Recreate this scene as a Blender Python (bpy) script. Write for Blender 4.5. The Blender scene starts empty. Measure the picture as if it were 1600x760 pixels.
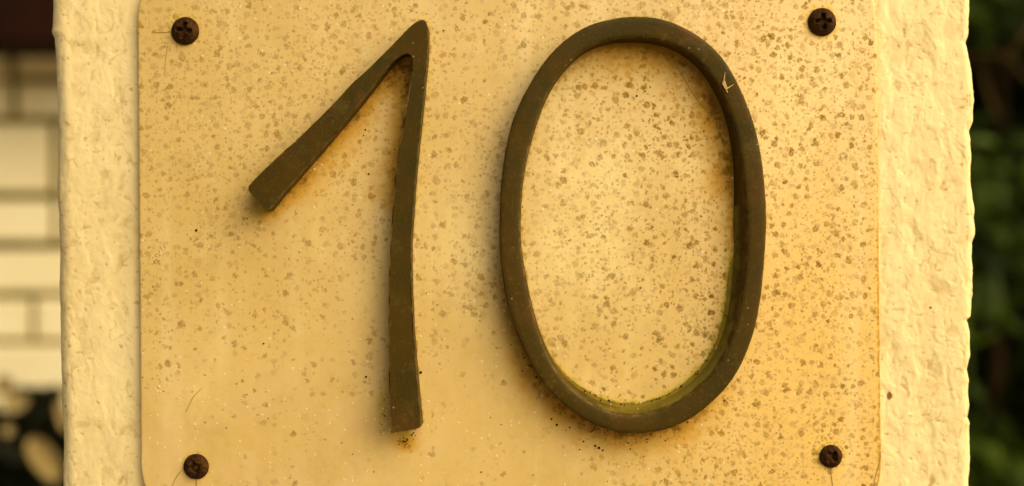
import bpy, bmesh, math, random
import numpy as np
from mathutils import Vector, Matrix

SC = bpy.context.scene
COL = SC.collection
R = math.radians
PX = 0.0002            # metres per photo pixel on the plate's plane
D = 0.40               # camera to plate
ZC = 1.45              # height of the picture centre above the ground

# ------------------------------------------------------------ camera
cam_d = bpy.data.cameras.new("camera"); cam = bpy.data.objects.new("camera", cam_d); COL.objects.link(cam)
cam.location = (0, -D, ZC); cam.rotation_euler = (R(90), 0, 0)
cam_d.sensor_width = 36; cam_d.lens = 36 * D / (1600 * PX)
cam_d.clip_start = 0.01; cam_d.clip_end = 200
cam_d.dof.use_dof = True; cam_d.dof.focus_distance = D - 0.003; cam_d.dof.aperture_fstop = 5.2
SC.camera = cam

# ------------------------------------------------------------ light
SUN_EL, SUN_AZ = 40.0, 57.0      # height; degrees to the right of straight behind the camera
w = bpy.data.worlds.new("World"); SC.world = w; w.use_nodes = True
nt = w.node_tree; bg = nt.nodes['Background']
sky = nt.nodes.new('ShaderNodeTexSky'); sky.sky_type = 'NISHITA'; sky.sun_disc = False
sky.sun_elevation = R(SUN_EL); sky.sun_rotation = R(180 - SUN_AZ)
sky.air_density = 1.0; sky.dust_density = 8.0; sky.ozone_density = 0.6
nt.links.new(sky.outputs[0], bg.inputs[0]); bg.inputs[1].default_value = 0.05
sd = bpy.data.lights.new("sun", 'SUN'); sd.energy = 1.5; sd.angle = R(82); sd.color = (1.0, 0.84, 0.60)
sun = bpy.data.objects.new("sun", sd); COL.objects.link(sun)
to_sun = Vector((math.sin(R(SUN_AZ)) * math.cos(R(SUN_EL)), -math.cos(R(SUN_AZ)) * math.cos(R(SUN_EL)), math.sin(R(SUN_EL))))
sun.rotation_euler = (-to_sun).to_track_quat('-Z', 'Y').to_euler(); sun.location = (1, -2, 4)
SC.view_settings.view_transform = 'Standard'; SC.view_settings.look = 'None'
SC.view_settings.gamma = 1; SC.view_settings.exposure = 1.35

# ------------------------------------------------------------ helpers
def P(px, py, y=0.0):
    """photo pixel -> point at depth y (plate front = 0, towards the camera negative)"""
    k = (D + y) / D * PX
    return Vector(((px - 800) * k, y, ZC + (380 - py) * k))

def tag(o, label=None, cat=None, group=None, kind=None):
    if label: o['label'] = label
    if cat: o['category'] = cat
    if group: o['group'] = group
    if kind: o['kind'] = kind
    return o

def mesh_obj(name, verts, faces, mat=None, parent=None, smooth=False):
    me = bpy.data.meshes.new(name)
    me.from_pydata([tuple(v) for v in verts], [], [tuple(f) for f in faces]); me.update()
    if smooth: me.polygons.foreach_set('use_smooth', [True] * len(me.polygons))
    o = bpy.data.objects.new(name, me); COL.objects.link(o)
    if mat: me.materials.append(mat)
    if parent: o.parent = parent
    return o

def bm_obj(name, bm, mat=None, parent=None, smooth=False):
    bmesh.ops.recalc_face_normals(bm, faces=bm.faces)
    me = bpy.data.meshes.new(name); bm.to_mesh(me); bm.free()
    if smooth: me.polygons.foreach_set('use_smooth', [True] * len(me.polygons))
    o = bpy.data.objects.new(name, me); COL.objects.link(o)
    if mat: me.materials.append(mat)
    if parent: o.parent = parent
    return o

def empty(name, loc):
    o = bpy.data.objects.new(name, None); COL.objects.link(o); o.location = loc
    o.empty_display_size = 0.02
    return o

def keep(o, parent):     # parent without moving
    o.parent = parent; o.matrix_parent_inverse = Matrix.Translation(parent.location).inverted()
    return o

_rs = np.random.RandomState(7)
_perm = np.tile(_rs.permutation(512), 2)
_grad = _rs.uniform(0, 2 * math.pi, 512)
def pn(x, y):
    """2-D gradient noise, about -0.7 to 0.7"""
    xi = np.floor(x).astype(int); yi = np.floor(y).astype(int)
    xf = x - xi; yf = y - yi
    u = xf * xf * xf * (xf * (xf * 6 - 15) + 10); v = yf * yf * yf * (yf * (yf * 6 - 15) + 10)
    def g(ix, iy, dx, dy):
        a = _grad[_perm[(_perm[ix & 511] + iy) & 511]]
        return np.cos(a) * dx + np.sin(a) * dy
    n00 = g(xi, yi, xf, yf); n10 = g(xi + 1, yi, xf - 1, yf)
    n01 = g(xi, yi + 1, xf, yf - 1); n11 = g(xi + 1, yi + 1, xf - 1, yf - 1)
    return (n00 * (1 - u) + n10 * u) * (1 - v) + (n01 * (1 - u) + n11 * u) * v
def fbm(x, y, o=4, g=0.5):
    s = 0; a = 1
    for i in range(o):
        s = s + a * pn(x + 17.3 * i, y - 9.1 * i); x = x * 2.03; y = y * 2.03; a *= g
    return s
def sst(a, b, x):
    t = np.clip((x - a) / (b - a), 0, 1); return t * t * (3 - 2 * t)

class NT:
    def __init__(self, name):
        self.m = bpy.data.materials.new(name); self.m.use_nodes = True
        self.t = self.m.node_tree; self.b = self.t.nodes['Principled BSDF']
    def n(self, ty, **kw):
        x = self.t.nodes.new(ty)
        for k, v in kw.items(): setattr(x, k, v)
        return x
    def set(self, sock, v):
        if isinstance(v, bpy.types.NodeSocket): self.t.links.new(v, sock)
        elif isinstance(v, (tuple, list)) and len(v) == 3 and sock.type == 'RGBA': sock.default_value = (*v, 1)
        else: sock.default_value = v
    def math(self, op, a, b=0.0, c=None, clamp=False):
        x = self.n('ShaderNodeMath', operation=op, use_clamp=clamp)
        self.set(x.inputs[0], a); self.set(x.inputs[1], b)
        if c is not None: self.set(x.inputs[2], c)
        return x.outputs[0]
    def ramp(self, v, a, b, lo=0.0, hi=1.0):
        x = self.n('ShaderNodeMapRange', interpolation_type='SMOOTHSTEP')
        self.set(x.inputs['Value'], v); self.set(x.inputs['From Min'], a); self.set(x.inputs['From Max'], b)
        x.inputs['To Min'].default_value = lo; x.inputs['To Max'].default_value = hi
        return x.outputs[0]
    def mix(self, f, a, b, mode='MIX'):
        x = self.n('ShaderNodeMix', data_type='RGBA', blend_type=mode)
        self.set(x.inputs['Factor'], f); self.set(x.inputs['A'], a); self.set(x.inputs['B'], b)
        return x.outputs['Result']
    def coord(self, kind='Object', scale=(1, 1, 1), loc=(0, 0, 0)):
        c = self.n('ShaderNodeTexCoord'); m = self.n('ShaderNodeMapping')
        self.t.links.new(c.outputs[kind], m.inputs[0]); m.inputs['Scale'].default_value = scale; m.inputs['Location'].default_value = loc
        return m.outputs[0]
    def noise(self, vec, scale, detail=3, rough=0.5, dist=0.0, out=0):
        x = self.n('ShaderNodeTexNoise'); self.set(x.inputs['Vector'], vec)
        x.inputs['Scale'].default_value = scale; x.inputs['Detail'].default_value = detail
        x.inputs['Roughness'].default_value = rough; x.inputs['Distortion'].default_value = dist
        return x.outputs[out]
    def voro(self, vec, scale, feature='F1', rnd=1.0):
        x = self.n('ShaderNodeTexVoronoi', feature=feature, voronoi_dimensions='2D')
        sp = self.n('ShaderNodeSeparateXYZ'); cb = self.n('ShaderNodeCombineXYZ'); self.set(sp.inputs[0], vec)
        self.set(cb.inputs[0], sp.outputs[0]); self.set(cb.inputs[1], sp.outputs[2]); self.set(x.inputs['Vector'], cb.outputs[0])
        x.inputs['Scale'].default_value = scale; x.inputs['Randomness'].default_value = rnd
        return x
    def warp(self, vec, scale, amt):
        nz = self.noise(vec, scale, 2, 0.6, out=1)
        s = self.n('ShaderNodeVectorMath', operation='SUBTRACT'); self.set(s.inputs[0], nz); s.inputs[1].default_value = (.5, .5, .5)
        k = self.n('ShaderNodeVectorMath', operation='SCALE'); self.set(k.inputs[0], s.outputs[0]); k.inputs['Scale'].default_value = amt
        a = self.n('ShaderNodeVectorMath', operation='ADD'); self.set(a.inputs[0], vec); self.set(a.inputs[1], k.outputs[0])
        return a.outputs[0]
    def attr(self, name):
        return self.n('ShaderNodeAttribute', attribute_name=name).outputs['Fac']
    def bump(self, h, dist, strength=1.0):
        x = self.n('ShaderNodeBump'); self.set(x.inputs['Height'], h)
        x.inputs['Distance'].default_value = dist; x.inputs['Strength'].default_value = strength
        self.t.links.new(x.outputs[0], self.b.inputs['Normal'])
    def done(self, col, rough=0.5, spec=0.5, metal=0.0):
        self.set(self.b.inputs['Base Color'], col); self.set(self.b.inputs['Roughness'], rough)
        self.set(self.b.inputs['Specular IOR Level'], spec); self.b.inputs['Metallic'].default_value = metal
        return self.m

# ------------------------------------------------------------ materials
def mat_plaster():
    m = NT('painted plaster'); c = m.coord()
    big = m.noise(c, 22, 4, 0.6); fine = m.noise(c, 900, 4, 0.65)
    col = m.mix(m.ramp(big, .35, .7), (.82, .665, .30), (.76, .59, .24))
    pit = m.attr('pit')
    col = m.mix(m.math('MULTIPLY', pit, m.ramp(m.noise(c, 260, 3, .6), .35, .6), clamp=True), col, (.52, .36, .11))
    v = m.voro(m.warp(c, 500, .002), 160)
    dot = m.math('MULTIPLY', m.ramp(v.outputs['Distance'], .05, .11, 1, 0), m.math('GREATER_THAN', m.n('ShaderNodeSeparateColor').outputs[0], 2), clamp=True)
    st = m.attr('stain')
    col = m.mix(m.ramp(m.math('ADD', st, m.math('MULTIPLY', m.noise(c, 500, 3, .6), .5)), .7, .95), col, (.22, .10, .02))
    m.bump(m.math('ADD', fine, m.math('MULTIPLY', m.noise(c, 350, 3, .5), 1.2)), .00012, .7)
    return m.done(col, .62, .35)

def mat_plate():
    m = NT('weathered acrylic'); c = m.coord()
    base = m.mix(m.ramp(m.noise(c, 14, 3, .5), .35, .68), (.70, .485, .138), (.62, .42, .102))
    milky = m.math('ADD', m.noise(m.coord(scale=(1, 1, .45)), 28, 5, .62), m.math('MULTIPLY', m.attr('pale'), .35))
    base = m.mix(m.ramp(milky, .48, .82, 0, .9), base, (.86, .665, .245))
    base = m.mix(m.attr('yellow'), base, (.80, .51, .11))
    streak = m.noise(m.coord(scale=(1, 1, .12)), 260, 3, .6)
    base = m.mix(m.ramp(streak, .55, .75, 0, .18), base, (.64, .43, .16))
    base = m.mix(m.ramp(m.noise(c, 420, 5, .72), .45, .75, 0, .42), base, (.54, .36, .09))
    drip = m.noise(m.coord(scale=(1, 1, .06)), 95, 4, .6)
    base = m.mix(m.ramp(drip, .5, .72, 0, .28), base, (.86, .68, .30))
    blot = m.noise(m.coord(loc=(3, 0, 5)), 75, 5, .7)
    base = m.mix(m.ramp(blot, .52, .72, 0, .35), base, (.52, .36, .085))
    # chalky haze low down
    base = m.mix(m.math('MULTIPLY', m.attr('haze'), m.ramp(m.noise(c, 60, 5, .7), .4, .7), clamp=True), base, (.72, .50, .18))
    dens = m.attr('dens')
    patch = m.noise(c, 45, 4, .6)
    dd = m.math('ADD', dens, m.math('MULTIPLY', m.math('SUBTRACT', patch, .5), 1.5))
    wv = m.warp(m.warp(c, 420, .0022), 1500, .0009)
    crumb = m.noise(c, 950, 3, .6)
    def layer(scale, rmin, rmax, soft, bias):
        v = m.voro(wv, scale); sp = m.n('ShaderNodeSeparateColor'); m.set(sp.inputs[0], v.outputs['Color'])
        keepit = m.ramp(m.math('SUBTRACT', m.math('ADD', dd, bias), sp.outputs[0]), -.06, .06)
        r = m.math('MULTIPLY_ADD', sp.outputs[1], rmax - rmin, rmin)
        d = m.math('ADD', m.math('SUBTRACT', r, v.outputs['Distance']), m.math('MULTIPLY', m.math('SUBTRACT', crumb, .5), .38))
        return m.math('MULTIPLY', m.math('MULTIPLY', m.ramp(d, -soft, soft * .6), keepit), m.math('MULTIPLY_ADD', sp.outputs[2], .75, .25), clamp=True)
    L1 = layer(200, .06, .22, .05, -.05)
    L2 = layer(320, .10, .33, .09, -.03)
    L3 = layer(800, .10, .40, .12, -.10)
    s = m.math('MAXIMUM', L1, m.math('MAXIMUM', m.math('MULTIPLY', L2, .9), m.math('MULTIPLY', L3, .75)))
    # broken-up spot interior
    s = m.math('MULTIPLY', m.math('MULTIPLY', s, m.attr('sdark')), m.ramp(m.noise(c, 1500, 3, .6), .3, .62, .45, 1))
    scol = m.mix(m.ramp(m.noise(c, 180, 2, .5), .4, .6), (.26, .13, .014), (.20, .115, .016))
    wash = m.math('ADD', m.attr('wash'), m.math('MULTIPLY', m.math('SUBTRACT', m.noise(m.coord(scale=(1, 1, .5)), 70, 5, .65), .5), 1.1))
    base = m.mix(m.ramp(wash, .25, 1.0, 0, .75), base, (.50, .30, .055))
    col = m.mix(m.math('MULTIPLY', s, .95), base, scol)
    # grime with its own broken edges
    def grime(att, color, sc, col, amt, lo=.42, hi=.85):
        a = m.attr(att); n1 = m.noise(c, sc, 5, .68)
        f = m.math('ADD', a, m.math('MULTIPLY', m.math('SUBTRACT', n1, .5), 1.5))
        return m.mix(m.math('MULTIPLY', m.ramp(f, lo, hi), amt), col, color)
    soft = m.math('ADD', m.attr('rust'), m.math('MULTIPLY', m.math('SUBTRACT', m.noise(c, 170, 6, .78), .5), 1.5))
    col = m.mix(m.ramp(soft, .10, 1.0, 0, .9), col, (.58, .29, .022))
    col = m.mix(m.ramp(m.math('ADD', m.attr('rust'), m.math('MULTIPLY', m.noise(c, 260, 4, .7), 1.5)), 1.35, 1.7, 0, .55), col, (.42, .20, .015))
    col = grime('rust', (.17, .08, .007), 430, col, .85, .68, 1.02)
    col = grime('moss', (.45, .34, .03), 260, col, .75)
    col = grime('moss', (.15, .12, .012), 620, col, .85, .80, 1.02)
    col = grime('dirt', (.34, .185, .02), 500, col, .75)
    # dark specks and pale flecks
    v = m.voro(c, 300); sp = m.n('ShaderNodeSeparateColor'); m.set(sp.inputs[0], v.outputs['Color'])
    dk = m.math('MULTIPLY', m.ramp(v.outputs['Distance'], .05, .10, 1, 0), m.math('GREATER_THAN', sp.outputs[0], .975))
    col = m.mix(m.math('MULTIPLY', dk, .85), col, (.07, .03, .008))
    v = m.voro(m.warp(c, 900, .0012), 420); sp = m.n('ShaderNodeSeparateColor'); m.set(sp.inputs[0], v.outputs['Color'])
    thr = m.math('SUBTRACT', .995, m.math('MULTIPLY', m.attr('fleck'), .11))
    fl = m.math('MULTIPLY', m.ramp(v.outputs['Distance'], .06, .2, 1, 0), m.math('GREATER_THAN', sp.outputs[0], thr))
    col = m.mix(m.math('MULTIPLY', fl, .7), col, (.84, .68, .34))
    h = m.math('ADD', m.math('MULTIPLY', m.noise(c, 120, 3, .5), .6), m.math('ADD', m.math('MULTIPLY', fl, .8), m.math('MULTIPLY', m.noise(c, 1200, 3, .6), .25)))
    m.bump(h, .00010, .6)
    rough = m.math('ADD', m.ramp(m.noise(c, 90, 4, .6), .3, .7, .33, .45), m.math('MULTIPLY', s, .2))
    m.b.inputs['IOR'].default_value = 1.68
    grim = m.math('ADD', m.math('ADD', m.attr('rust'), m.attr('moss')), m.math('ADD', m.attr('dirt'), m.math('MULTIPLY', s, .8)))
    return m.done(col, m.math('ADD', rough, m.math('MULTIPLY', m.math('MINIMUM', grim, 1.0), .25)), m.ramp(grim, 0, .8, .6, .03))

def mat_digit():
    m = NT('weathered bronze paint'); c = m.coord()
    n1 = m.noise(c, 70, 4, .6)
    col = m.mix(m.ramp(n1, .35, .68), (.060, .034, .0016), (.042, .029, .0018))
    col = m.mix(m.ramp(m.noise(c, 45, 3, .6), .54, .68, 0, .8), col, (.080, .036, .004))
    col = m.mix(m.ramp(m.noise(c, 900, 4, .7), .56, .72, 0, .5), col, (.14, .09, .022))
    wear = m.math('MULTIPLY', m.attr('edge'), m.ramp(m.noise(c, 330, 4, .7), .42, .66))
    col = m.mix(m.math('MULTIPLY', wear, .5), col, (.20, .125, .03))
    dust = m.ramp(m.noise(c, 110, 5, .75), .52, .72, 0, .4)
    col = m.mix(dust, col, (.12, .085, .018))
    mo = m.attr('moss')  # moss; on the zero's inner flank it also paints in sunlight
    col = m.mix(m.ramp(m.math('ADD', mo, m.math('SUBTRACT', m.noise(c, 220, 4, .7), .5)), .4, .95, 0, .8), col, (.19, .15, .016))
    # scratches
    sc = m.noise(m.coord(scale=(1, 1, .05)), 1500, 2, .5)
    col = m.mix(m.ramp(sc, .68, .8, 0, .35), col, (.17, .11, .03))
    v = m.voro(c, 330); sp = m.n('ShaderNodeSeparateColor'); m.set(sp.inputs[0], v.outputs['Color'])
    f = m.math('MULTIPLY', m.ramp(v.outputs['Distance'], .05, .12, 1, 0), m.math('GREATER_THAN', sp.outputs[0], .975))
    col = m.mix(m.math('MULTIPLY', f, m.noise(c, 700, 2, .5)), col, (.42, .30, .10))
    m.bump(m.math('ADD', m.noise(c, 260, 4, .6), m.math('MULTIPLY', m.noise(c, 1600, 3, .6), .4)), .00022, .6)
    rough = m.ramp(m.noise(c, 150, 4, .6), .3, .7, .5, .68)
    return m.done(col, rough, .10)

def mat_screw():
    m = NT('rusted screw steel'); c = m.coord()
    col = m.mix(m.ramp(m.noise(c, 380, 4, .7), .35, .65), (.022, .008, .001), (.062, .026, .003))
    col = m.mix(m.ramp(m.noise(c, 900, 3, .6), .6, .75, 0, .8), col, (.13, .034, .004))
    m.bump(m.noise(c, 900, 5, .7), .00030, .9)
    return m.done(col, .75, .08)

def simple(name, c1, c2, scale, rough=.6, spec=.3, bump=None):
    m = NT(name); c = m.coord()
    col = m.mix(m.ramp(m.noise(c, scale, 4, .6), .35, .65), c1, c2)
    if bump: m.bump(m.noise(c, scale * 4, 4, .6), bump, .7)
    return m.done(col, rough, spec)

def mat_leaf(name, a, b):
    m = NT(name); at = m.n('ShaderNodeAttribute', attribute_name='tone')
    col = m.mix(at.outputs['Fac'], a, b)
    col = m.mix(m.ramp(m.noise(m.coord(), 60, 2, .5), .4, .7, 0, .4), col, a)
    return m.done(col, .6, .1)

def bow(o, mid=None):
    """slight bow of plate and numerals, added to grade light towards right and top"""
    for v in o.data.vertices:
        if v.co.y < .05:
            b = BOWX * v.co.x ** 2 + BOWZ * (v.co.z - ZC) ** 2
            if mid is not None: b = BOWX * (2 * mid * v.co.x - mid * mid + .0004)    # the numerals are flat: they follow the tangent
            q = 1 + b / D
            v.co = Vector((v.co.x * q, v.co.y + b, ZC + (v.co.z - ZC) * q)) 
BOWX, BOWZ = .30, .22  # added curvature, turning the right side and top towards the sun
M_PLASTER = mat_plaster(); M_PLATE = mat_plate(); M_DIGIT = mat_digit(); M_SCREW = mat_screw()
M_CRACK = simple('crack dirt', (.30, .17, .03), (.42, .26, .06), 400, .8, .2)
M_SCRATCH = simple('scratch in plate', (.60, .39, .12), (.72, .49, .18), 300, .6, .3)
M_BRICK = simple('white painted brick', (.95, .83, .46), (.92, .78, .40), 18, .6, .3, .001)
M_MORTAR = simple('algae covered mortar', (.12, .10, .008), (.19, .155, .015), 30, .85, .2, .001)
M_BEAM = simple('dark stained timber', (.020, .005, .001), (.011, .003, .001), 12, .7, .08, .001)
M_LEAF = mat_leaf('hedge leaf', (.005, .0075, .0004), (.060, .095, .001))
M_DLEAF = mat_leaf('dark plant leaf', (.008, .009, .003), (.014, .015, .004))
M_PLEAF = mat_leaf('pale plant leaf', (.34, .24, .07), (.52, .40, .16))
M_TWIG = simple('brown twig', (.12, .065, .015), (.07, .035, .01), 40, .7, .2)
M_BRANCH = simple('shaded bare twig', (.045, .028, .004), (.03, .018, .003), 40, .8, .05)
M_GROUND = simple('soil and paving', (.16, .12, .07), (.24, .19, .12), 3, .85, .2)
M_WEB = simple('cobweb scrap', (.42, .28, .08), (.52, .35, .12), 300, .8, .2)

# ------------------------------------------------------------ ground
g = mesh_obj('ground', [(-40, -40, 0), (40, -40, 0), (40, 40, 0), (-40, 40, 0)], [(0, 1, 2, 3)], M_GROUND)
tag(g, kind='structure')

# ------------------------------------------------------------ pillar
def build_pillar():
    yF = 0.0022
    edL = [(-40, 83), (0, 84), (40, 82), (50, 87), (85, 88), (150, 91), (200, 93), (250, 92), (300, 91), (330, 93), (400, 95), (460, 94), (560, 96), (640, 98), (700, 101), (760, 100), (800, 101)]
    edR = [(-40, 1512), (0, 1513), (45, 1512), (58, 1508), (75, 1512), (100, 1517), (150, 1521), (185, 1519), (200, 1514), (215, 1516), (280, 1515), (292, 1517), (330, 1521), (365, 1522), (380, 1517), (420, 1520), (480, 1518), (498, 1517), (503, 1511), (520, 1515), (560, 1516), (583, 1511), (600, 1514), (622, 1512), (640, 1515), (660, 1512), (670, 1516), (700, 1515), (730, 1517), (760, 1513), (800, 1514)]
    rl = 26 * PX; rr = 15 * PX
    rows_py = list(np.arange(-60, 820, 1.6))
    zs = [ZC + (380 - p) * PX for p in rows_py]
    ztop = [2.15, 2.0, 1.85, 1.75, 1.68, 1.62, 1.58, zs[0] + .015, zs[0] + .006]
    zbot = [zs[-1] - .006, zs[-1] - .015, 1.30, 1.26, 1.20, 1.1, .9, .6, .3, -0.02]
    zall = np.array(ztop + zs + zbot)
    py = 380 - (zall - ZC) / PX
    XL = (np.interp(py, [a for a, b in edL], [b for a, b in edL]) - 800) * PX
    XR = (np.interp(py, [a for a, b in edR], [b for a, b in edR]) - 800) * PX
    XL = XL + 0.00020 * fbm(py / 26, py * 0 + 3.3, 3); XR = XR + 0.00022 * fbm(py / 20, py * 0 + 8.3, 3)
    XL = XL * (1 + (yF + rl) / D); XR = XR * (1 + (yF + rr) / D)
    depth = .17
    # columns: (kind, parameter)
    cols = []
    for t in np.linspace(1, 0, 22, endpoint=False)**1.0: cols.append(('sl', t**2.2))
    for t in np.linspace(0, 1, 20, endpoint=False): cols.append(('al', t))
    for t in np.linspace(0, 1, 80, endpoint=False): cols.append(('fl', t))
    for t in np.linspace(0, 1, 24, endpoint=False): cols.append(('fm', t))
    for t in np.linspace(0, 1, 90, endpoint=False): cols.append(('fr', t))
    for t in np.linspace(0, 1, 18, endpoint=False): cols.append(('ar', t))
    for t in np.linspace(0, 1, 22): cols.append(('sr', t**2.2))
    nr, nc = len(zall), len(cols)
    X = np.zeros((nr, nc)); Y = np.zeros((nr, nc)); NX = np.zeros((nr, nc)); NY = np.zeros((nr, nc)); U = np.zeros((nr, nc))
    xa = (250 - 800) * PX; xb = (1345 - 800) * PX
    for j, (k, t) in enumerate(cols):
        if k == 'sl': X[:, j] = XL; Y[:, j] = yF + rl + t * (depth - rl); NX[:, j] = -1
        elif k == 'al':
            a = t * math.pi / 2; X[:, j] = XL + rl * (1 - math.sin(a)) * 1.0; Y[:, j] = yF + rl * (1 - math.sin(a))
            X[:, j] = XL + rl - rl * math.cos(a); Y[:, j] = yF + rl - rl * math.sin(a); NX[:, j] = -math.cos(a); NY[:, j] = -math.sin(a)
        elif k == 'fl': X[:, j] = XL + rl + t * (xa - XL - rl); Y[:, j] = yF; NY[:, j] = -1
        elif k == 'fm': X[:, j] = xa + t * (xb - xa); Y[:, j] = yF; NY[:, j] = -1
        elif k == 'fr': X[:, j] = xb + t * (XR - rr - xb); Y[:, j] = yF; NY[:, j] = -1
        elif k == 'ar':
            a = t * math.pi / 2; X[:, j] = XR - rr + rr * math.sin(a); Y[:, j] = yF + rr - rr * math.cos(a); NX[:, j] = math.sin(a); NY[:, j] = -math.cos(a)
        else: X[:, j] = XR; Y[:, j] = yF + rr + t * (depth - rr); NX[:, j] = 1
    Z = np.repeat(zall[:, None], nc, 1)
    u = (X + np.where(NX > 0, 1, -1) * (Y - yF)) / PX; v = Z / PX     # unrolled surface, in pixels
    left = (X < 0)
    wu = u + 14 * fbm(u / 40, v / 55, 3); wv = v + 18 * fbm(u / 45 + 9, v / 60 + 4, 3)
    n1 = fbm(wu / 42, wv / 95, 4)
    n2 = fbm(wu / 16 + 5, wv / 34 + 2, 3)
    n3 = fbm(wu / 7 + 1, wv / 9 + 2, 2)
    lay = sst(.02, .11, n1) + .7 * sst(.10, .17, n2) - .5 * sst(.26, .34, -n2)
    ridge = np.maximum(0, 1 - np.abs(fbm(wu / 30 + 30, wv / 60 + 7, 2)) / .05)
    pits = sst(.38, .52, pn(u / 9 + 40, v / 10) + .3 * pn(u / 4, v / 4))
    amp = np.where(left, .22, .42)
    crease = ridge * sst(.05, .3, fbm(u / 60 + 70, v / 80 + 3, 2) + .12)
    h = amp * (.00095 * n1 + .00014 * lay + .00015 * n2 + .00006 * n3 - .00022 * crease - .00030 * pits)
    # a trowelled lap of thicker plaster just below the middle, right strip
    fade = 1.0
    h = h - 0.0002
    # keep the plaster behind the plate's back
    under = sst(225, 200, X / PX + 800) + sst(1362, 1380, X / PX + 800)
    h = np.where(NY < -.99, h * np.clip(under, 0, 1) + (-.0006) * (1 - np.clip(under, 0, 1)), h)
    X = X + NX * h; Y = Y + NY * h
    pit = np.clip(pits + .9 * crease + .5 * sst(.2, .5, -n2) + .35 * sst(.1, .5, -n1), 0, 1)
    stain = np.exp(-(((X / PX + 800 - 1393) / 6) ** 2 + ((380 - (Z - ZC) / PX - 623) / 9) ** 2)) \
        + np.exp(-(((X / PX + 800 - 1458) / 3) ** 2 + ((380 - (Z - ZC) / PX - 483) / 3) ** 2)) + .9 * np.exp(-(((X / PX + 800 - 97) / 2.5) ** 2 + ((380 - (Z - ZC) / PX - 641) / 3) ** 2))
    bw = BOWX * X ** 2 + BOWZ * np.clip(np.abs(Z - ZC), 0, .12) ** 2  # same added bow on the plaster, shaped for the light gradient
    Y = Y + bw; X = X * (1 + bw / D)
    verts = np.stack([X, Y, Z], -1).reshape(-1, 3)
    idx = np.arange(nr * nc).reshape(nr, nc)
    a = idx[:-1, :-1].ravel(); b = idx[:-1, 1:].ravel(); c = idx[1:, 1:].ravel(); d = idx[1:, :-1].ravel()
    faces = np.stack([a, d, c, b], -1).tolist()
    faces += [[idx[i, nc - 1], idx[i + 1, nc - 1], idx[i + 1, 0], idx[i, 0]] for i in range(nr - 1)]   # back
    faces.append(idx[0, :].tolist())
    o = mesh_obj('gate_pillar', verts.tolist(), faces, M_PLASTER, smooth=True)
    for nm, arr in (('pit', pit), ('stain', stain)):
        at = o.data.attributes.new(nm, 'FLOAT', 'POINT'); at.data.foreach_set('value', arr.ravel().astype(np.float32))
    tag(o, 'rough cream painted plaster pillar carrying the number plate, its edges lumpy and uneven', 'pillar')
build_pillar()

# ------------------------------------------------------------ outlines of the numerals (pixels of their front faces)
ONE = [(655, 29), (661, 27), (667, 30), (669, 38), (669, 75), (665, 120), (657, 200), (649, 280), (642, 380), (643, 455), (646, 520), (650, 570), (655, 630), (658.5, 666), (657, 670), (640, 673), (611, 677),
       (608, 605), (607, 530), (608, 430), (610, 380), (614, 320), (620, 250), (627, 215), (635, 170), (642, 120), (647, 98), (647, 90), (644, 83), (638, 80), (631, 81), (620, 88), (605, 106), (585, 134), (560, 165), (540, 190),
       (505, 231), (470, 271), (445, 299), (420, 330), (416, 329), (387, 297), (387, 292), (405, 273), (430, 249), (470, 213), (510, 174), (541, 141), (546, 134), (580, 104), (610, 74), (640, 42)]
ZERO_O = [(780, 380), (782, 300), (789, 240), (802, 185), (822, 142), (850, 97), (880, 65), (915, 42), (950, 31), (985, 26), (1025, 28), (1060, 39), (1100, 62), (1130, 92), (1155, 135), (1175, 185), (1188, 235), (1195, 295), (1197.5, 340), (1196, 380), (1190, 455), (1180, 510), (1165, 555), (1140, 600), (1105, 635), (1070, 660), (1030, 674), (995, 678), (960, 674), (920, 660), (880, 632), (847, 597), (825, 562), (805, 515), (790, 465), (783, 415)]
ZERO_I = [(813, 380), (814, 310), (820, 260), (830, 218), (843, 175), (861, 135), (885, 102), (915, 76), (950, 63), (985, 59), (1025, 62), (1060, 73), (1092, 96), (1117, 127), (1137, 165), (1151, 210), (1160, 260), (1166, 325), (1168, 380), (1165, 420), (1160, 460), (1152, 500), (1137, 545), (1115, 582), (1085, 612), (1055, 632), (1020, 646), (985, 651), (950, 644), (925, 633), (895, 611), (870, 583), (850, 545), (835, 500), (825, 455), (817, 410)]

def spline(pts, n):
    """closed Catmull-Rom through pts, n evenly spaced samples"""
    p = np.array(pts, float); m = len(p); out = []
    for i in range(m):
        p0, p1, p2, p3 = p[i - 1], p[i], p[(i + 1) % m], p[(i + 2) % m]
        for t in np.linspace(0, 1, 12, endpoint=False):
            out.append(.5 * ((2 * p1) + (-p0 + p2) * t + (2 * p0 - 5 * p1 + 4 * p2 - p3) * t * t + (-p0 + 3 * p1 - 3 * p2 + p3) * t ** 3))
    out = np.array(out); d = np.linalg.norm(np.roll(out, -1, 0) - out, axis=1); s = np.concatenate([[0], np.cumsum(d)])
    q = np.linspace(0, s[-1], n, endpoint=False); oc = np.vstack([out, out[:1]])
    return np.stack([np.interp(q, s, oc[:, 0]), np.interp(q, s, oc[:, 1])], -1)

def smooth_closed(a, k=3):
    for _ in range(k): a = (np.roll(a, 1, 0) + 2 * a + np.roll(a, -1, 0)) / 4
    return a

# radial resampling of the zero about its centre
CX, CY = 989.0, 352.0
NTH = 240
def radial(pts):
    s = smooth_closed(spline(pts, 720), 60); th = np.unwrap(np.arctan2(-(s[:, 1] - CY), s[:, 0] - CX)); r = np.hypot(s[:, 0] - CX, s[:, 1] - CY)
    th = th % (2 * math.pi); o = np.argsort(th); th = th[o]; r = r[o]
    q = np.linspace(0, 2 * math.pi, NTH, endpoint=False)
    return q, np.interp(q, np.concatenate([th - 2 * math.pi, th, th + 2 * math.pi]), np.tile(r, 3))
TH, RO = radial(ZERO_O); _, RI = radial(ZERO_I)
T = 0.0070    # stand-off of the numerals' faces from the plate

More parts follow.
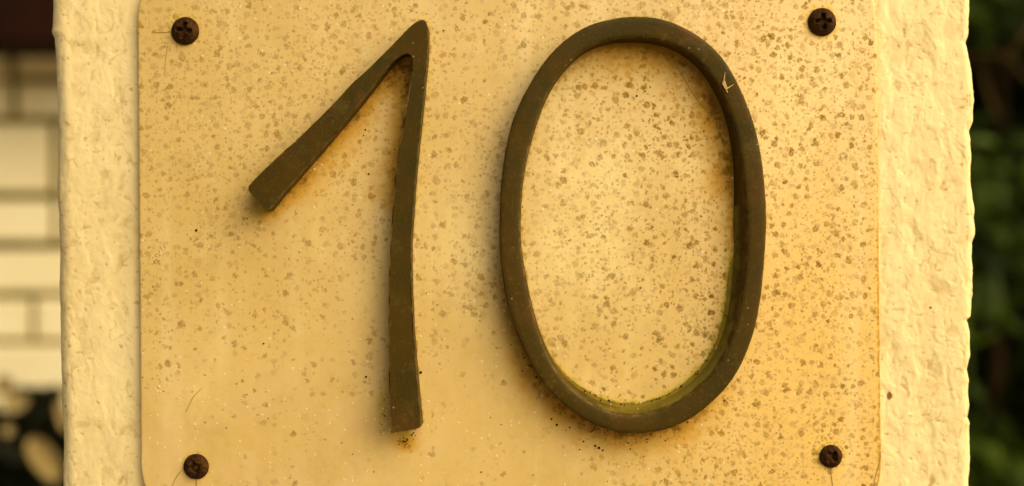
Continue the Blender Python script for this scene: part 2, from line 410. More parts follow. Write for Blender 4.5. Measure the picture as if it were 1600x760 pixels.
# visible width of the inner flank, in pixels, round the ring (degrees counter-clockwise from the right)
_wa = np.array([0, 25, 45, 70, 90, 110, 140, 180, 215, 240, 270, 300, 330, 360]); _ww = np.array([25, 18, 14, 10, 8, 5, 2, 1, 2, 6, 15, 18, 23, 25.])
WI = np.interp(np.degrees(TH), _wa, _ww)
RBI = RI - WI                                            # inner outline at the plate, as seen
RBO = RO * 1.0

def build_zero():
    rings = []   # (radius array px, depth, s)
    wd = RO - RI
    prof = []
    def ring(rpx, y):
        pts = []
        for th, r in zip(TH, rpx):
            pts.append(P(CX + r * math.cos(th), CY - r * math.sin(th), y))
        return pts
    b = 2.2
    wob = .9 * fbm(np.cos(TH) * 5 + 3, np.sin(TH) * 5, 3)
    prof.append(ring(RO * 0.975, 0.0012))
    prof.append(ring(RO * .985, -T * .5))
    prof.append(ring(RO + wob * .5, -T + .0007))
    prof.append(ring(RO - .8 + wob, -T + .0002))
    prof.append(ring(RO - 2.6 + wob, -T))
    for s in (.25, .5, .75): prof.append(ring(RO - wd * s, -T - .00012))
    prof.append(ring(RI + 2.8 - wob * .6, -T))
    prof.append(ring(RI + 1.0 - wob * .4, -T + .0002))
    prof.append(ring(RI - .2, -T + .0007))
    prof.append(ring(RI - WI * .30, -T * .62))
    prof.append(ring(RI - WI * .60, -T * .35))
    prof.append(ring(RBI, 0.0012))
    verts = []; faces = []; moss = []
    for k, p in enumerate(prof):
        for i, q in enumerate(p):
            verts.append(q)
            a = math.degrees(TH[i])
            lowright = max(0, 1 - abs(((a - 292 + 180) % 360) - 180) / 75)
            lowleft = max(0, 1 - abs(((a - 238 + 180) % 360) - 180) / 34)
            top = max(0, 1 - abs(((a - 80 + 180) % 360) - 180) / 10)
            m = {11: .95, 12: 1.0, 13: 1.2}.get(k, .12 if k < 11 else .15) * (lowright if k > 10 else 1)  # moss on the inner flank, also lightening its colour as if sunlit
            if k > 10 and (a > 300 or a < 12): m = max(m, {11: .25, 12: .7, 13: .9}[k])
            if k <= 10: m = .42 * lowleft + .25 * lowright + .45 * top
            moss.append(m)
    n = NTH; K = len(prof)
    for k in range(K - 1):
        for i in range(n):
            j = (i + 1) % n
            faces.append((k * n + i, k * n + j, (k + 1) * n + j, (k + 1) * n + i))
    me = bpy.data.meshes.new('house_numeral'); bmv = bmesh.new()
    vs = [bmv.verts.new(v) for v in verts]
    for f in faces: bmv.faces.new([vs[i] for i in f])
    bmesh.ops.recalc_face_normals(bmv, faces=bmv.faces)
    bmv.to_mesh(me); bmv.free(); me.update()
    me.polygons.foreach_set('use_smooth', [True] * len(me.polygons))
    me.attributes.new('moss', 'FLOAT', 'POINT').data.foreach_set('value', moss)
    me.attributes.new('edge', 'FLOAT', 'POINT').data.foreach_set('value', [float((i // NTH) in (2, 3, 9, 10)) for i in range(len(moss))])
    ek = np.zeros(len(me.edges) * 2, int); me.edges.foreach_get('vertices', ek); ek = ek.reshape(-1, 2) // n
    sharp = (ek[:, 0] == ek[:, 1]) & np.isin(ek[:, 0], (2, 10))
    me.attributes.new('sharp_edge', 'BOOLEAN', 'EDGE').data.foreach_set('value', sharp)
    o = bpy.data.objects.new('house_numeral', me); COL.objects.link(o); me.materials.append(M_DIGIT)
    tag(o, 'dark bronze oval digit 0 standing off the pale plate, right of the digit 1', 'house number', 'house numerals on the plate')
    return o

def build_one():
    # densify slightly and round, keeping the cut ends
    pts = np.array(ONE, float); dense = []
    for i in range(len(pts)):
        a, b = pts[i], pts[(i + 1) % len(pts)]
        k = max(1, int(np.linalg.norm(b - a) / 9))
        for t in range(k): dense.append(a + (b - a) * t / k)
    dense = np.array(dense)
    hard = [(611, 677), (658.5, 666), (387, 295), (418, 330)]
    w = np.ones(len(dense))
    for h in hard: w = np.minimum(w, np.clip(np.hypot(*(dense - np.array(h)).T) / 14, 0, 1))
    for _ in range(3):
        s = (np.roll(dense, 1, 0) + 2 * dense + np.roll(dense, -1, 0)) / 4
        dense = dense + (s - dense) * w[:, None]
    dense = dense + .5 * np.stack([pn(dense[:, 0] / 25, dense[:, 1] / 25), pn(dense[:, 0] / 25 + 9, dense[:, 1] / 25)], -1)
    bm = bmesh.new()
    fv = [bm.verts.new(P(x, y, -T)) for x, y in dense]
    c = np.array([560., 320.])
    bv = [bm.verts.new(Vector((P(x, y, -T).x, .0014, P(x, y, -T).z))) for x, y in dense]
    n = len(fv); bm.faces.new(fv)
    for i in range(n): bm.faces.new((fv[i], bv[i], bv[(i + 1) % n], fv[(i + 1) % n]))
    bm.edges.ensure_lookup_table(); bm.faces.ensure_lookup_table()
    fe = [e for e in bm.edges if e.verts[0] in set(fv) and e.verts[1] in set(fv)]
    bmesh.ops.bevel(bm, geom=fe, offset=.0003, segments=3, profile=.6, affect='EDGES')
    big = max(bm.faces, key=lambda f: len(f.verts))
    bmesh.ops.inset_region(bm, faces=[big], thickness=.00035, use_even_offset=False)
    big = max(bm.faces, key=lambda f: len(f.verts)); inner = set(v.index for v in big.verts) if False else {tuple(v.co) for v in big.verts}
    o = bm_obj('house_numeral', bm, M_DIGIT)
    o.data.attributes.new('edge', 'FLOAT', 'POINT').data.foreach_set('value', [0.0 if (tuple(v.co) in inner or v.co.y > -T * .6) else 1.0 for v in o.data.vertices])
    vals = []
    for v in o.data.vertices:
        p = v.co; q = max(0, 1 - math.hypot((p.x - P(630, 675).x), (p.z - P(630, 675).z)) / .02)
        q2 = max(0, 1 - abs(p.x - P(655, 60).x) / .006) * max(0, 1 - abs(p.z - P(0, 60).z) / .012)
        vals.append(.5 * q + .45 * q2)
    o.data.attributes.new('moss', 'FLOAT', 'POINT').data.foreach_set('value', vals)
    for p in o.data.polygons: p.use_smooth = (len(p.vertices) <= 4 and abs(p.normal.y) > .15)
    tag(o, 'dark bronze slanted digit 1 with a long splayed flag, left of the oval 0', 'house number', 'house numerals on the plate')
    return o
build_one(); zero = build_zero()

# ------------------------------------------------------------ plate
def dist_to(poly, X, Y):
    d = np.full(X.shape, 1e9)
    for i in range(len(poly)):
        a = poly[i]; b = poly[(i + 1) % len(poly)]; ab = b - a; L = ab @ ab + 1e-9
        t = np.clip(((X - a[0]) * ab[0] + (Y - a[1]) * ab[1]) / L, 0, 1)
        d = np.minimum(d, np.hypot(X - a[0] - t * ab[0], Y - a[1] - t * ab[1]))
    return d

def build_plate():
    y0, y1 = -82.0, 838.0; rad = 112.0
    rows = np.concatenate([y0 + rad * (1 - np.cos(np.linspace(0, math.pi / 2, 14))), np.arange(y0 + rad + 3, y1 - rad - 1, 3.2), y1 - rad * (1 - np.cos(np.linspace(math.pi / 2, 0, 14)))])
    rows = np.unique(np.round(rows, 3))
    def bound(y, side):
        x = (216.5 + 6 * (y / 760)) if side < 0 else (1367 + 8 * (y / 760))
        c = 0.0
        if y < y0 + rad: k = (y0 + rad - y) / rad; c = rad * (1 - math.sqrt(max(0, 1 - k * k)))
        if y > y1 - rad: k = (y - (y1 - rad)) / rad; c = rad * (1 - math.sqrt(max(0, 1 - k * k)))
        return x - side * c + side * .6 * float(pn(np.array([y / 14.]), np.array([side * 5.5]))[0])
    NX_ = 360
    U = np.linspace(0, 1, NX_)
    X = np.zeros((len(rows), NX_)); Y = np.repeat(rows[:, None], NX_, 1)
    for i, y in enumerate(rows):
        a, b = bound(y, -1), bound(y, 1); X[i] = a + (b - a) * U
    # bevel widths in pixels: narrow left, wider right
    depth = .00006 * fbm(X / 120, Y / 160, 3)
    nr, nc = X.shape
    verts = [((X[i, j] - 800) * PX, depth[i, j], ZC + (380 - Y[i, j]) * PX) for i in range(nr) for j in range(nc)]
    idx = np.arange(nr * nc).reshape(nr, nc)
    faces = np.stack([idx[:-1, :-1].ravel(), idx[1:, :-1].ravel(), idx[1:, 1:].ravel(), idx[:-1, 1:].ravel()], -1).tolist()
    loop = list(idx[:, 0]) + list(idx[-1, 1:]) + list(idx[-2::-1, -1]) + list(idx[0, -2:0:-1])
    lp = np.array([(X.ravel()[k], Y.ravel()[k]) for k in loop]); n = len(loop)
    tan = np.roll(lp, -1, 0) - np.roll(lp, 1, 0); tan /= np.linalg.norm(tan, axis=1)[:, None] + 1e-9
    out = np.stack([-tan[:, 1], tan[:, 0]], -1)
    ctr = np.array([793., 383.])
    if ((lp - ctr) * out).sum() < 0: out = -out
    prev = loop; attrs_edge = []
    for off, y in ((.9, .00006), (1.7, .0003), (1.9, .0008), (1.9, .0030)):
        cur = []
        for k in range(n):
            x, yy = lp[k] + out[k] * off * (1.4 if out[k, 0] > .7 else 1)
            verts.append(((x - 800) * PX, y, ZC + (380 - yy) * PX)); cur.append(len(verts) - 1)
        for k in range(n):
            j = (k + 1) % n; faces.append([prev[k], cur[k], cur[j], prev[j]])
        prev = cur
    me = bpy.data.meshes.new('number_plate')
    bm = bmesh.new(); vs = [bm.verts.new(v) for v in verts]
    for f in faces:
        try: bm.faces.new([vs[i] for i in f])
        except ValueError: pass
    bmesh.ops.recalc_face_normals(bm, faces=bm.faces)
    if sum(f.normal.y * f.calc_area() for f in bm.faces) > 0: bmesh.ops.reverse_faces(bm, faces=bm.faces)
    bm.to_mesh(me); bm.free(); me.polygons.foreach_set('use_smooth', [True] * len(me.polygons))
    o = bpy.data.objects.new('number_plate', me); COL.objects.link(o); me.materials.append(M_PLATE)
    V = np.array(verts); VX = V[:, 0] / PX + 800; VY = 380 - (V[:, 2] - ZC) / PX
    # numerals' footprints in plate pixels
    k = (D - T) / D
    one = np.array([(800 + (x - 800) * k, 380 + (y - 380) * k) for x, y in ONE])
    d1 = dist_to(one, VX, VY)
    th = np.arctan2(-(VY - CY), VX - CX) % (2 * math.pi); r = np.hypot(VX - CX, VY - CY); deg = np.degrees(th)
    ro = np.interp(th, np.append(TH, 2 * math.pi), np.append(RO, RO[0])) * .985
    ri = np.interp(th, np.append(TH, 2 * math.pi), np.append(RBI, RBI[0]))
    mid = (ri + ro) / 2; dout = np.where(r > mid, np.clip(r - ro, 0, None), 1e3); din = np.where(r < mid, np.clip(ri - r, 0, None), 1e3)
    def ang(c, w): return np.clip(1 - np.abs(((deg - c + 180) % 360) - 180) / w, 0, 1)
    def G(x, y, sx, sy): return np.exp(-(((VX - x) / sx) ** 2 + ((VY - y) / sy) ** 2))
    E = np.exp
    rust = 1.45 * E(-dout / 30) * sst(0, .6, ang(262, 50)) + 1.2 * E(-din / 40) * sst(0, .55, ang(62, 60)) + .5 * E(-din / 22) * sst(0, .5, ang(10, 35)) \
        + 1.25 * E(-d1 / 22) * ((VX > 410) & (VX < 650) & (VY > 85) & (VY < 335) & (VX + VY > 700 - 10)).astype(float) * sst(350, 300, VY) * np.where(VX - 416 > -(VY - 330) * .95 - 40, 1, 0) \
        + 1.1 * G(634, 692, 22, 16) + .9 * G(625, 115, 16, 30) + .45 * G(415, 335, 22, 14) + .5 * G(1120, 180, 30, 50)
    moss = 1.0 * E(-din / 9) * sst(0, .5, ang(292, 62)) + .65 * G(598, 640, 16, 45) * (VX < 612) + .6 * G(405, 330, 26, 22) + .9 * G(632, 684, 10, 8) + .6 * E(-dout / 16) * ang(215, 40) + .45 * E(-d1 / 5) \
        + .9 * E(-din / 5) * sst(0, .5, ang(285, 70)) + .35 * E(-din / 16) * sst(0, .5, ang(335, 40))
    dirt = .75 * E(-d1 / 5) + .7 * E(-din / 6) + .6 * E(-dout / 5) + .75 * E(-dout / 26) * sst(0, .6, ang(228, 30)) + .7 * E(-din / 14) * sst(0, .6, ang(80, 45))
    for sx, sy in ((290, 49), (1284, 35), (307, 729), (1298, 713)):
        q = np.hypot(VX - sx, VY - sy); dirt += .6 * E(-np.abs(q - 22) / 3.5); moss += .62 * E(-np.abs(q - 21) / 6)
    edge = np.minimum(VX - 217, 1372 - VX); dirt += np.where(VX > 900, .8, .4) * E(-np.clip(edge, 0, 99) / 3)  # edge dirt, made heavier at right to darken the sunlit bevel
    dens = .60 + .20 * sst(850, 1250, VX) + .14 * G(380, 130, 200, 160) + .16 * G(900, 100, 400, 160) + .10 * G(350, 200, 200, 170) - .48 * sst(430, 660, VY) * sst(1150, 850, VX) - .28 * G(520, 430, 160, 130) - .10 * G(750, 300, 90, 300) + .05 * G(1270, 400, 90, 300)
    inside = r < ri
    dens = np.where(inside, .74 - .46 * sst(470, 620, VY), dens)
    yellow = .75 * G(1300, 520, 160, 230) + .45 * sst(1000, 1250, VX) + .2 * G(900, 640, 150, 80)  # yellowed plastic, with the brighter lit right side put into the colour
    pale = .55 * inside * np.exp(-(((VX - 930) / 150) ** 2 + ((VY - 330) / 230) ** 2)) + .5 * G(1270, 120, 90, 180) + .45 * G(1230, 330, 50, 300) + .3 * G(720, 250, 50, 220)  # paler plastic; paints the glow inside and right of the zero into colour
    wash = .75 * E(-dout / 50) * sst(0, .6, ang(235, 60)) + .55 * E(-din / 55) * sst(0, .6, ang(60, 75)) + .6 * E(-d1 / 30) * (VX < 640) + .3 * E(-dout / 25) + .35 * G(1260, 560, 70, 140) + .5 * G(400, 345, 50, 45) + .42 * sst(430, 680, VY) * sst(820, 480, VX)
    haze = sst(450, 700, VY) * sst(900, 500, VX)
    fleck = .25 + .75 * sst(420, 720, VY) * sst(1100, 700, VX) + .7 * G(590, 690, 60, 50)
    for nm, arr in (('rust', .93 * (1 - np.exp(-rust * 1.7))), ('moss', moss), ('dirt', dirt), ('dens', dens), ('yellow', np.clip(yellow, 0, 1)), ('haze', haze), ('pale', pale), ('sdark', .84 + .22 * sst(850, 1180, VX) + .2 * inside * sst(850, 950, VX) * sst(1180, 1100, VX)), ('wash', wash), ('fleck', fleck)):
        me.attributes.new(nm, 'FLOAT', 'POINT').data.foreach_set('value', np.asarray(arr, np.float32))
    tag(o, 'pale yellowed acrylic plate speckled with brown lichen spots, screwed to the pillar', 'plate')
    return o
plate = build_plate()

def ribbon(name, pts, width, mat, parent, y=-.00010, label=None, seed=0):
    """hairline flaw lying in the plate's face"""
    p = []
    for i in range(len(pts) - 1):
        for t in np.linspace(0, 1, 8, endpoint=False): p.append(np.array(pts[i]) * (1 - t) + np.array(pts[i + 1]) * t)
    p.append(np.array(pts[-1], float)); p = np.array(p)
    p += .7 * np.stack([pn(p[:, 0] / 12 + seed, p[:, 1] / 12), pn(p[:, 0] / 12, p[:, 1] / 12 + 5 + seed)], -1)
    for _ in range(2): p[1:-1] = (p[:-2] + 2 * p[1:-1] + p[2:]) / 4
    tn = np.gradient(p, axis=0); tn /= np.linalg.norm(tn, axis=1)[:, None]; nm = np.stack([-tn[:, 1], tn[:, 0]], -1)
    n = len(p); wv = width * (.35 + .65 * np.sin(np.linspace(.25, math.pi - .1, n))) * (1 + .6 * pn(np.arange(n) * .6 + seed, np.zeros(n)))
    V = []; F = []
    for i in range(n):
        a = p[i] + nm[i] * wv[i] / 2; b = p[i] - nm[i] * wv[i] / 2
        V += [P(a[0], a[1], y), P(p[i, 0], p[i, 1], y - .00004), P(b[0], b[1], y)]
        if i: k = 3 * i; F += [(k - 3, k, k + 1, k - 2), (k - 2, k + 1, k + 2, k - 1)]
    o = mesh_obj(name, V, F, mat, parent)
    return o

for i, (pts, wd) in enumerate([([(269, 50), (255, 51), (241, 51)], 1.6), ([(263, 64), (260, 85), (257, 118)], .8), ([(289, 732), (279, 741), (272, 752), (266, 768)], 1.2),
                               ([(306, 748), (307, 758), (308, 772)], 2.0), ([(1297, 730), (1299, 745), (1303, 770)], 1.7), ([(1376, 705), (1375, 722), (1369, 742), (1363, 768)], 1.5),
                               ([(290, 645), (302, 620), (316, 606)], 1.0)]):
    ribbon('crack', pts, wd, M_CRACK, plate, seed=i * 3.1)
for i, (pts, wd) in enumerate([([(1222, 690), (1290, 650), (1368, 612)], 1.0), ([(1205, 545), (1260, 520), (1330, 468), (1366, 440)], .9), ([(1190, 680), (1260, 618), (1365, 545)], .9),
                               ([(960, 425), (1020, 395), (1080, 345)], .5), ([(1055, 100), (1085, 150), (1110, 182), (1122, 205)], 1.3), ([(1225, 330), (1275, 300), (1330, 290)], .6)]):
    ribbon('scratch', pts, wd, M_SCRATCH if i != 4 else M_CRACK, plate, seed=i * 5.3)

# crusty grains of dirt lodged on the plate
random.seed(3)
def grains(name, spots, mat, parent, label=None):
    bm = bmesh.new()
    for x, y, r in spots:
        c = P(x, y, -.00008)
        q = bmesh.ops.create_icosphere(bm, subdivisions=1, radius=r * PX)
        for v in q['verts']:
            v.co = Vector((v.co.x * random.uniform(.7, 1.2), v.co.y * .55, v.co.z * random.uniform(.7, 1.2))) + c
    o = bm_obj(name, bm, mat, parent, smooth=True); o['kind'] = 'stuff'
    return o
sp = [(936, 700, 2.4), (930, 697, 2.0), (942, 704, 1.7), (912, 690, 1.6), (870, 664, 2.2), (862, 655, 1.6), (906, 703, 1.4), (985, 702, 1.5), (830, 572, 2.2), (658, 582, 2.6), (307, 360, 2.4), (576, 272, 1.8), (386, 342, 1.4), (1008, 143, 1.6), (995, 150, 1.8), (693, 48, 1.6), (571, 203, 1.6), (568, 212, 1.3), (412, 537, 1.6), (572, 589, 1.8), (838, 590, 2.0), (816, 580, 1.4), (752, 738, 1.5), (1100, 205, 1.4)]
for _ in range(34):   # below the zero
    a = R(random.gauss(262, 20)); rr_ = np.interp(a, TH, RO) + abs(random.gauss(0, 14)) + 1; sp.append((CX + rr_ * math.cos(a), CY - rr_ * math.sin(a), random.uniform(.6, 1.5)))
for _ in range(26):   # inside the foot of the zero
    a = R(random.gauss(285, 24)) % (2 * math.pi); rr_ = np.interp(a, TH, RBI) - abs(random.gauss(0, 3)) - .5; sp.append((CX + rr_ * math.cos(a), CY - rr_ * math.sin(a), random.uniform(.7, 1.7)))
for _ in range(14): sp.append((random.gauss(636, 6), random.gauss(686, 7), random.uniform(.6, 1.7)))
for _ in range(16): sp.append((random.gauss(628, 10), random.gauss(110, 14), random.uniform(.6, 1.4)))
for _ in range(14): sp.append((random.gauss(600, 5), random.gauss(645, 22), random.uniform(.5, 1.2)))
grains('dirt_grains', [s for s in sp], M_SCREW, plate)
sp = []
for _ in range(170): sp.append((random.uniform(225, 1000), random.uniform(0, 1) ** .4 * 330 + 440, random.uniform(.4, 1.1)))
for _ in range(46): sp.append((random.gauss(590, 16), random.gauss(672, 30), random.uniform(.5, 1.3)))
for _ in range(50): sp.append((random.uniform(225, 780), random.uniform(0, 500), random.uniform(.4, .9)))
for _ in range(14): sp.append((random.gauss(249, 4), random.gauss(400, 6), random.uniform(.6, 1.6)))
for _ in range(10): sp.append((random.gauss(247, 3), random.gauss(604, 9), random.uniform(.6, 1.5)))
k_ = (D - T) / D
_one = np.array([(800 + (x - 800) * k_, 380 + (y - 380) * k_) for x, y in ONE])
def _clear(x, y):
    r = math.hypot(x - CX, y - CY); th = math.atan2(-(y - CY), x - CX) % (2 * math.pi)
    if np.interp(th, TH, RBI) - 2 < r < np.interp(th, TH, RO) + 2: return False
    return True
M_FLECK = simple('pale lime grain', (.82, .64, .29), (.74, .54, .21), 300, .6, .3)
grains('lime_grains', [s for s in sp if _clear(s[0], s[1])], M_FLECK, plate)

# cobweb scrap caught on the zero
V = []; F = []
def strand(a, b, w0, w1):
    A = P(*a, -T - .0006); B = P(*b, -T - .0003); d = (B - A).normalized(); n = Vector((-d.z, 0, d.x)); k = len(V)
    t = Vector((0, .0001, 0))
    V.extend([A + n * w0 * PX, A - n * w0 * PX, A + t, B + n * w1 * PX, B - n * w1 * PX, B + t]); F.extend([(k, k + 1, k + 4, k + 3), (k + 1, k + 2, k + 5, k + 4), (k + 2, k, k + 3, k + 5)])
strand((1131, 130), (1133, 113), 1.0, .3); strand((1130, 130), (1137, 145), 1.8, .8); strand((1135, 139), (1147, 132), 1.0, .3); strand((1131, 127), (1136, 140), 2.2, 1.6)
web = mesh_obj('cobweb_scrap', V, F, M_WEB, zero)
web['label'] = 'pale scrap of cobweb on the upper right of the digit'

# ------------------------------------------------------------ screws
def build_screw(px, py, r, rot, kind, label, seed):
    root = empty('screw', P(px, py, 0))
    rr = r * PX; NR, NA = 26, 72
    V = []; F = []
    rng = np.random.RandomState(seed); o1, o2 = rng.uniform(0, 50, 2)
    for i in range(NR + 1):
        s = i / NR
        for j in range(NA):
            a = 2 * math.pi * j / NA; x = s * math.cos(a); z = s * math.sin(a)
            dome = .50 * math.sqrt(max(0, 1 - (s * .98) ** 2)) + .05 * (1 - s)
            c, sn = math.cos(rot), math.sin(rot); u = x * c + z * sn; v = -x * sn + z * c
            w1 = .10 + .03 * (1 - abs(u)); L = .56
            def arm(p, q): return float(sst(L + .05, L - .08, abs(p))) * float(sst(w1 + .06, w1 - .03, abs(q)))
            cr = max(arm(u, v), arm(v, u)) * 1.0
            dep = .42 * cr * (1 - .35 * s)
            if kind == 'worn':
                hole = float(sst(.44, .28, math.hypot(x, z + .02))); hub = float(sst(.22, .10, math.hypot(x + .02, z + .08)))
                dep = .26 * hole - .15 * hub + .12 * cr
            if kind == 'off':
                hole = float(sst(.32, .16, math.hypot(x - .2, (z - .05) * .6))); dep = .36 * hole + .14 * cr
            nz = .05 * float(fbm(np.array([x * 4 + o1]), np.array([z * 4 + o2]), 3)[0])
            rim = 1 + .03 * float(pn(np.array([math.cos(a) * 2 + o1]), np.array([math.sin(a) * 2 + o2]))[0])
            y = -(dome - dep + nz) * rr - .00005
            V.append((x * rr * rim, y, z * rr * rim))
    for i in range(NR):
        for j in range(NA):
            k = (j + 1) % NA; F.append((i * NA + j, i * NA + k, (i + 1) * NA + k, (i + 1) * NA + j))
    base = len(V)
    for j in range(NA):
        a = 2 * math.pi * j / NA; V.append((math.cos(a) * rr * .99, .0002, math.sin(a) * rr * .99))
    for j in range(NA):
        k = (j + 1) % NA; F.append((NR * NA + j, NR * NA + k, base + k, base + j))
    head = mesh_obj('head', V, F, M_SCREW, root, smooth=True)
    # shank driven through plate and plaster
    V = []; F = []; n = 16
    for q, (y, rad) in enumerate([(.0001, .5), (.012, .45), (.030, .08)]):
        for j in range(n): a = 2 * math.pi * j / n; V.append((math.cos(a) * rr * rad, y, math.sin(a) * rr * rad))
    for q in range(2):
        for j in range(n): k = (j + 1) % n; F.append((q * n + j, q * n + k, (q + 1) * n + k, (q + 1) * n + j))
    mesh_obj('shank', V, F, M_SCREW, root)
    tag(root, label, 'screw', 'screws holding the plate')
build_screw(290, 49, 22.2, R(-8), 'cross', 'rusty cross-head screw at the top left corner of the plate, a crack running left', 1)
build_screw(1284, 35, 22.4, R(3), 'cross', 'rusty cross-head screw at the top right corner of the plate, beyond the 0', 2)
build_screw(307, 729, 20.2, R(20), 'worn', 'dark corroded screw at the bottom left of the plate with a worn ringed head', 3)
build_screw(1298, 713, 18.2, R(45), 'off', 'small dark corroded screw at the bottom right corner of the plate', 4)

# ------------------------------------------------------------ brick wall behind, left
WY = 1.0
def build_wall():
    rows = [(76, 122, [20]), (130, 184, [22]), (192, 302, [84]), (314, 376, [84]), (390, 456, [-120]), (467, 530, [52]), (541, 606, [-60]), (617, 672, [30]), (683, 748, [90])]
    k = -1
    for i in range(14): t = rows[-1][1] + 11; rows.append((t, t + 66, [(20 if i % 2 else -90)]))
    top = []
    t = 68
    for i in range(6): top.append((t - 62, t, [(40 if i % 2 else -80)])); t -= 73
    rows = top + rows
    random.seed(5)
    bm = bmesh.new(); mort = 5
    def brick(x0, x1, y0, y1):
        j = lambda a: a + random.uniform(-2, 2)
        x0, x1, y0, y1 = j(x0), j(x1), j(y0), j(y1); c = 4; dy = random.uniform(-.002, .002)
        A = [P(*q, WY + .010 + dy) for q in ((x0, y0), (x1, y0), (x1, y1), (x0, y1))]
        B = [P(*q, WY + .002 + dy) for q in ((x0 + c, y0 + c), (x1 - c, y0 + c), (x1 - c, y1 - c), (x0 + c, y1 - c))]
        Bk = [P(*q, WY + .05) for q in ((x0, y0), (x1, y0), (x1, y1), (x0, y1))]
        va = [bm.verts.new(q) for q in A]; vb = [bm.verts.new(q) for q in B]; vc = [bm.verts.new(q) for q in Bk]
        bm.faces.new(vb)
        for i in range(4):
            n = (i + 1) % 4; bm.faces.new((va[i], va[n], vb[n], vb[i])); bm.faces.new((vc[i], vc[n], va[n], va[i]))
    for y0, y1, js in rows:
        x = js[0] + mort
        first = True
        while x < 420: wdt = random.choice((270, 300, 180)); brick(x, min(x + wdt, 430), y0, y1); x += wdt + 2 * mort
        x = js[0] - mort
        while x > -1900: wdt = random.choice((270, 290, 150)); brick(x - wdt, x, y0, y1); x -= wdt + 2 * mort
    root = empty('brick_wall', P(0, 800, WY))
    b = bm_obj('bricks', bm, M_BRICK); keep(b, root)
    zb = P(0, rows[-1][1] + 20, WY).z; A = P(-1930, -400, WY); Bx = P(436, 0, WY).x
    bm = bmesh.new()
    q = bmesh.ops.create_cube(bm, size=1)
    for v in q['verts']: v.co = Vector(((A.x + Bx) / 2 + v.co.x * (Bx - A.x), WY + .012 + .075 + v.co.y * .15, (P(0, -395, WY).z + 0) / 2 + v.co.z * P(0, -395, WY).z))
    mo = bm_obj('mortar', bm, M_MORTAR); keep(mo, root)
    tag(root, 'wall of white painted bricks with green mortar joints, blurred behind the pillar on the left', 'wall')
build_wall()

bm = bmesh.new(); q = bmesh.ops.create_cube(bm, size=1)
zt = P(0, -230, .9).z; zb = P(0, 69, .9).z; xl = P(-1900, 0, .9).x; xr = P(420, 0, .9).x
for v in q['verts']: v.co = Vector(((xl + xr) / 2 + v.co.x * (xr - xl), .95 + v.co.y * .09, (zt + zb) / 2 + v.co.z * (zt - zb)))
bmesh.ops.bevel(bm, geom=bm.edges[:], offset=.004, segments=2, affect='EDGES')
tag(bm_obj('wooden_beam', bm, M_BEAM), 'dark reddish brown timber beam running across the top of the white brick wall', 'beam')

# ------------------------------------------------------------ foliage
def leaf_mesh(bmlist, c, L, W, rot, tone, cup=.15, round_=False):
    V, F, Tn = bmlist; k = len(V)
    if not round_: prof = [(0, 0), (.2, .62), (.5, 1), (.78, .68), (1, 0)]
    else: prof = [(0, 0), (.06, .48), (.2, .82), (.5, 1), (.78, .84), (.94, .48), (1, 0)]
    for t, wd in prof:
        for s in ((-1, 0, 1) if 0 < t < 1 else (0,)):
            p = Vector((s * wd * W / 2, -abs(s) * cup * W - t * t * .12 * L, t * L)); V.append(c + rot @ p); Tn.append(tone)
    m = len(prof) - 2; F += [(k, k + 1, k + 2), (k, k + 2, k + 3)]
    for i in range(m - 1):
        q = k + 1 + 3 * i; F += [(q, q + 3, q + 4, q + 1), (q + 1, q + 4, q + 5, q + 2)]
    q = k + 1 + 3 * (m - 1); F += [(q, q + 3, q + 1), (q + 1, q + 3, q + 2)]
def finish_leaves(name, data, mat, parent=None):
    V, F, Tn = data; o = mesh_obj(name, V, F, mat, parent)
    o.data.attributes.new('tone', 'FLOAT', 'POINT').data.foreach_set('value', Tn); return o
def tube(V, F, pts, rads, n=8):
    for i, (p, r) in enumerate(zip(pts, rads)):
        d = (Vector(pts[min(i + 1, len(pts) - 1)]) - Vector(pts[max(i - 1, 0)])).normalized()
        a = d.orthogonal().normalized(); b = d.cross(a); k = len(V)
        for j in range(n): t = 2 * math.pi * j / n; V.append(Vector(p) + (a * math.cos(t) + b * math.sin(t)) * r)
        if i:
            for j in range(n): F.append((k - n + j, k - n + (j + 1) % n, k + (j + 1) % n, k + j))
from mathutils import Euler
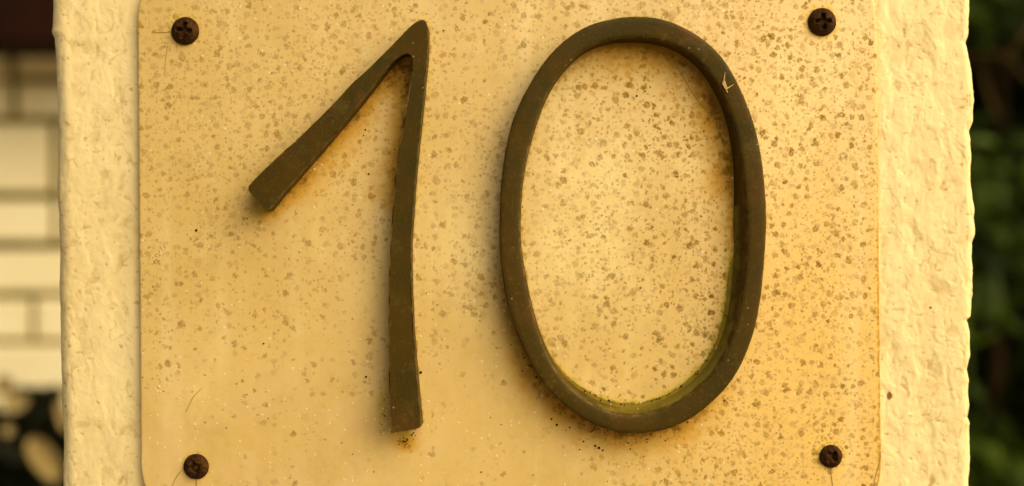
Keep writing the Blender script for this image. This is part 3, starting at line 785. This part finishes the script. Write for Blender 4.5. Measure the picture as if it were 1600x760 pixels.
def build_hedge():
    random.seed(11)
    root = empty('hedge', (.75, 1.3, 0))
    data = ([], [], [])
    for i in range(13000):
        y = random.uniform(1.06, 1.85) ; x = random.uniform(.34, 1.5); z = random.uniform(.0, 2.3)
        if random.random() < .45: z = random.uniform(1.1, 1.9); x = random.uniform(.40, .95)
        cl = math.sin(x * 23 + 1.3 * math.sin(z * 17)) * math.sin(z * 19 + x * 7)
        if y < 1.36 and cl < -.1 + random.uniform(-.2, .2): continue
        if y < 1.3 and P(0, 195, 1.1).z < z < P(0, 20, 1.1).z and P(1545, 0, 1).x < x < P(1640, 0, 1.2).x: continue
        tone = min(1, max(0, .30 + .5 * cl + random.gauss(0, .2)))
        L = random.uniform(.035, .065)
        rot = Euler((random.gauss(2.4, .6), random.gauss(0, .7), random.uniform(-1.2, 1.2)), 'XYZ').to_matrix()
        leaf_mesh(data, Vector((x, y, z)), L, L * random.uniform(.5, .7), rot, tone)
    keep(finish_leaves('foliage', data, M_LEAF), root)
    V = []; F = []
    for s in range(9):
        x = .42 + s * .12; pts = [(x + random.uniform(-.05, .05), 1.35 + random.uniform(-.1, .1), z) for z in (0, .4, .8, 1.2, 1.6, 2.0, 2.25)]
        tube(V, F, pts, [.012, .011, .010, .009, .008, .006, .003])
    keep(mesh_obj('stems', V, F, M_TWIG, smooth=True), root)
    V = []; F = []
    tube(V, F, [P(1490, 90, .98), P(1530, 88, .96), P(1575, 87, .95), P(1600, 60, .96), P(1625, 10, 1.0)], [.003, .0035, .004, .0035, .003])
    tube(V, F, [P(1575, 87, .95), P(1590, 110, .97), P(1650, 170, 1.0)], [.0035, .003, .002])
    tube(V, F, [P(1530, 88, .96), P(1542, 140, .96), P(1556, 185, .95)], [.002, .003, .003])
    keep(mesh_obj('branch', V, F, M_BRANCH, smooth=True), root)
    tag(root, 'dense dark green hedge with a bare brown twig, out of focus right of the pillar', 'hedge')
build_hedge()

def build_plant():
    random.seed(4)
    base = P(20, 1000, .82)
    root = empty('leafy_plant', (base.x, .82, 0))
    data = ([], [], [])
    for i in range(1700):
        a = random.uniform(0, 1)
        px = random.uniform(-420, 96); py = 655 + abs(random.gauss(0, 1)) * 40 + (12 if px < 25 else 0) - (22 if 35 < px < 70 else 0) + random.choice((0, 0, 1)) * random.uniform(0, 330)
        c = P(px, py, random.uniform(.80, .93))
        rot = Euler((random.gauss(.3, .5), random.gauss(0, .8), random.uniform(-1, 1)), 'XYZ').to_matrix()
        leaf_mesh(data, c - rot @ Vector((0, 0, .02)), .045, .03, rot, random.random())
    keep(finish_leaves('foliage', data, M_DLEAF), root)
    V = []; F = []
    for s in range(6): tube(V, F, [(base.x - .1 + s * .04, .85, 0), (base.x - .12 + s * .05, .86, .6), (base.x - .15 + s * .06, .86, 1.15)], [.009, .007, .003])
    keep(mesh_obj('stems', V, F, M_TWIG, smooth=True), root)
    for px, py, ang, L, W in ((26, 628, -70, 46, 32), (72, 716, 32, 80, 42), (8, 600, -60, 30, 30), (99, 650, 12, 50, 18), (14, 672, 10, 20, 18), (-60, 700, 50, 80, 45), (-130, 650, -30, 80, 45)):
        d2 = ([], [], []); k = (D + .78) / D * PX
        rot = Euler((0, R(-ang), 0), 'XYZ').to_matrix()
        leaf_mesh(d2, P(px, py, .78) - rot @ Vector((0, 0, L * k / 2)), L * k, W * k, rot, random.random(), .1, True)
        keep(finish_leaves('pale_leaf', d2, M_PLEAF), root)
    tag(root, 'dark leafy plant with a few pale oval leaves, low in front of the brick wall', 'plant')
build_plant()

for o in list(bpy.data.objects):
    if o.type == 'MESH' and (o.name.split('.')[0] in ('house_numeral', 'number_plate', 'crack', 'scratch', 'dirt_grains', 'lime_grains', 'cobweb_scrap')): bow(o, ((.038 if o == zero or o.parent == zero else -.048) if o.name[0] == 'h' or o.name[:6] == 'cobweb' else None))
for o in list(bpy.data.objects):
    if o.name.split('.')[0] == 'screw':
        b = BOWX * o.location.x ** 2 + BOWZ * (o.location.z - ZC) ** 2; q = 1 + b / D
        o.location = (o.location.x * q, o.location.y + b, ZC + (o.location.z - ZC) * q)
        o.rotation_euler = (-2 * BOWZ * (o.location.z - ZC), 0, 2 * BOWX * o.location.x)
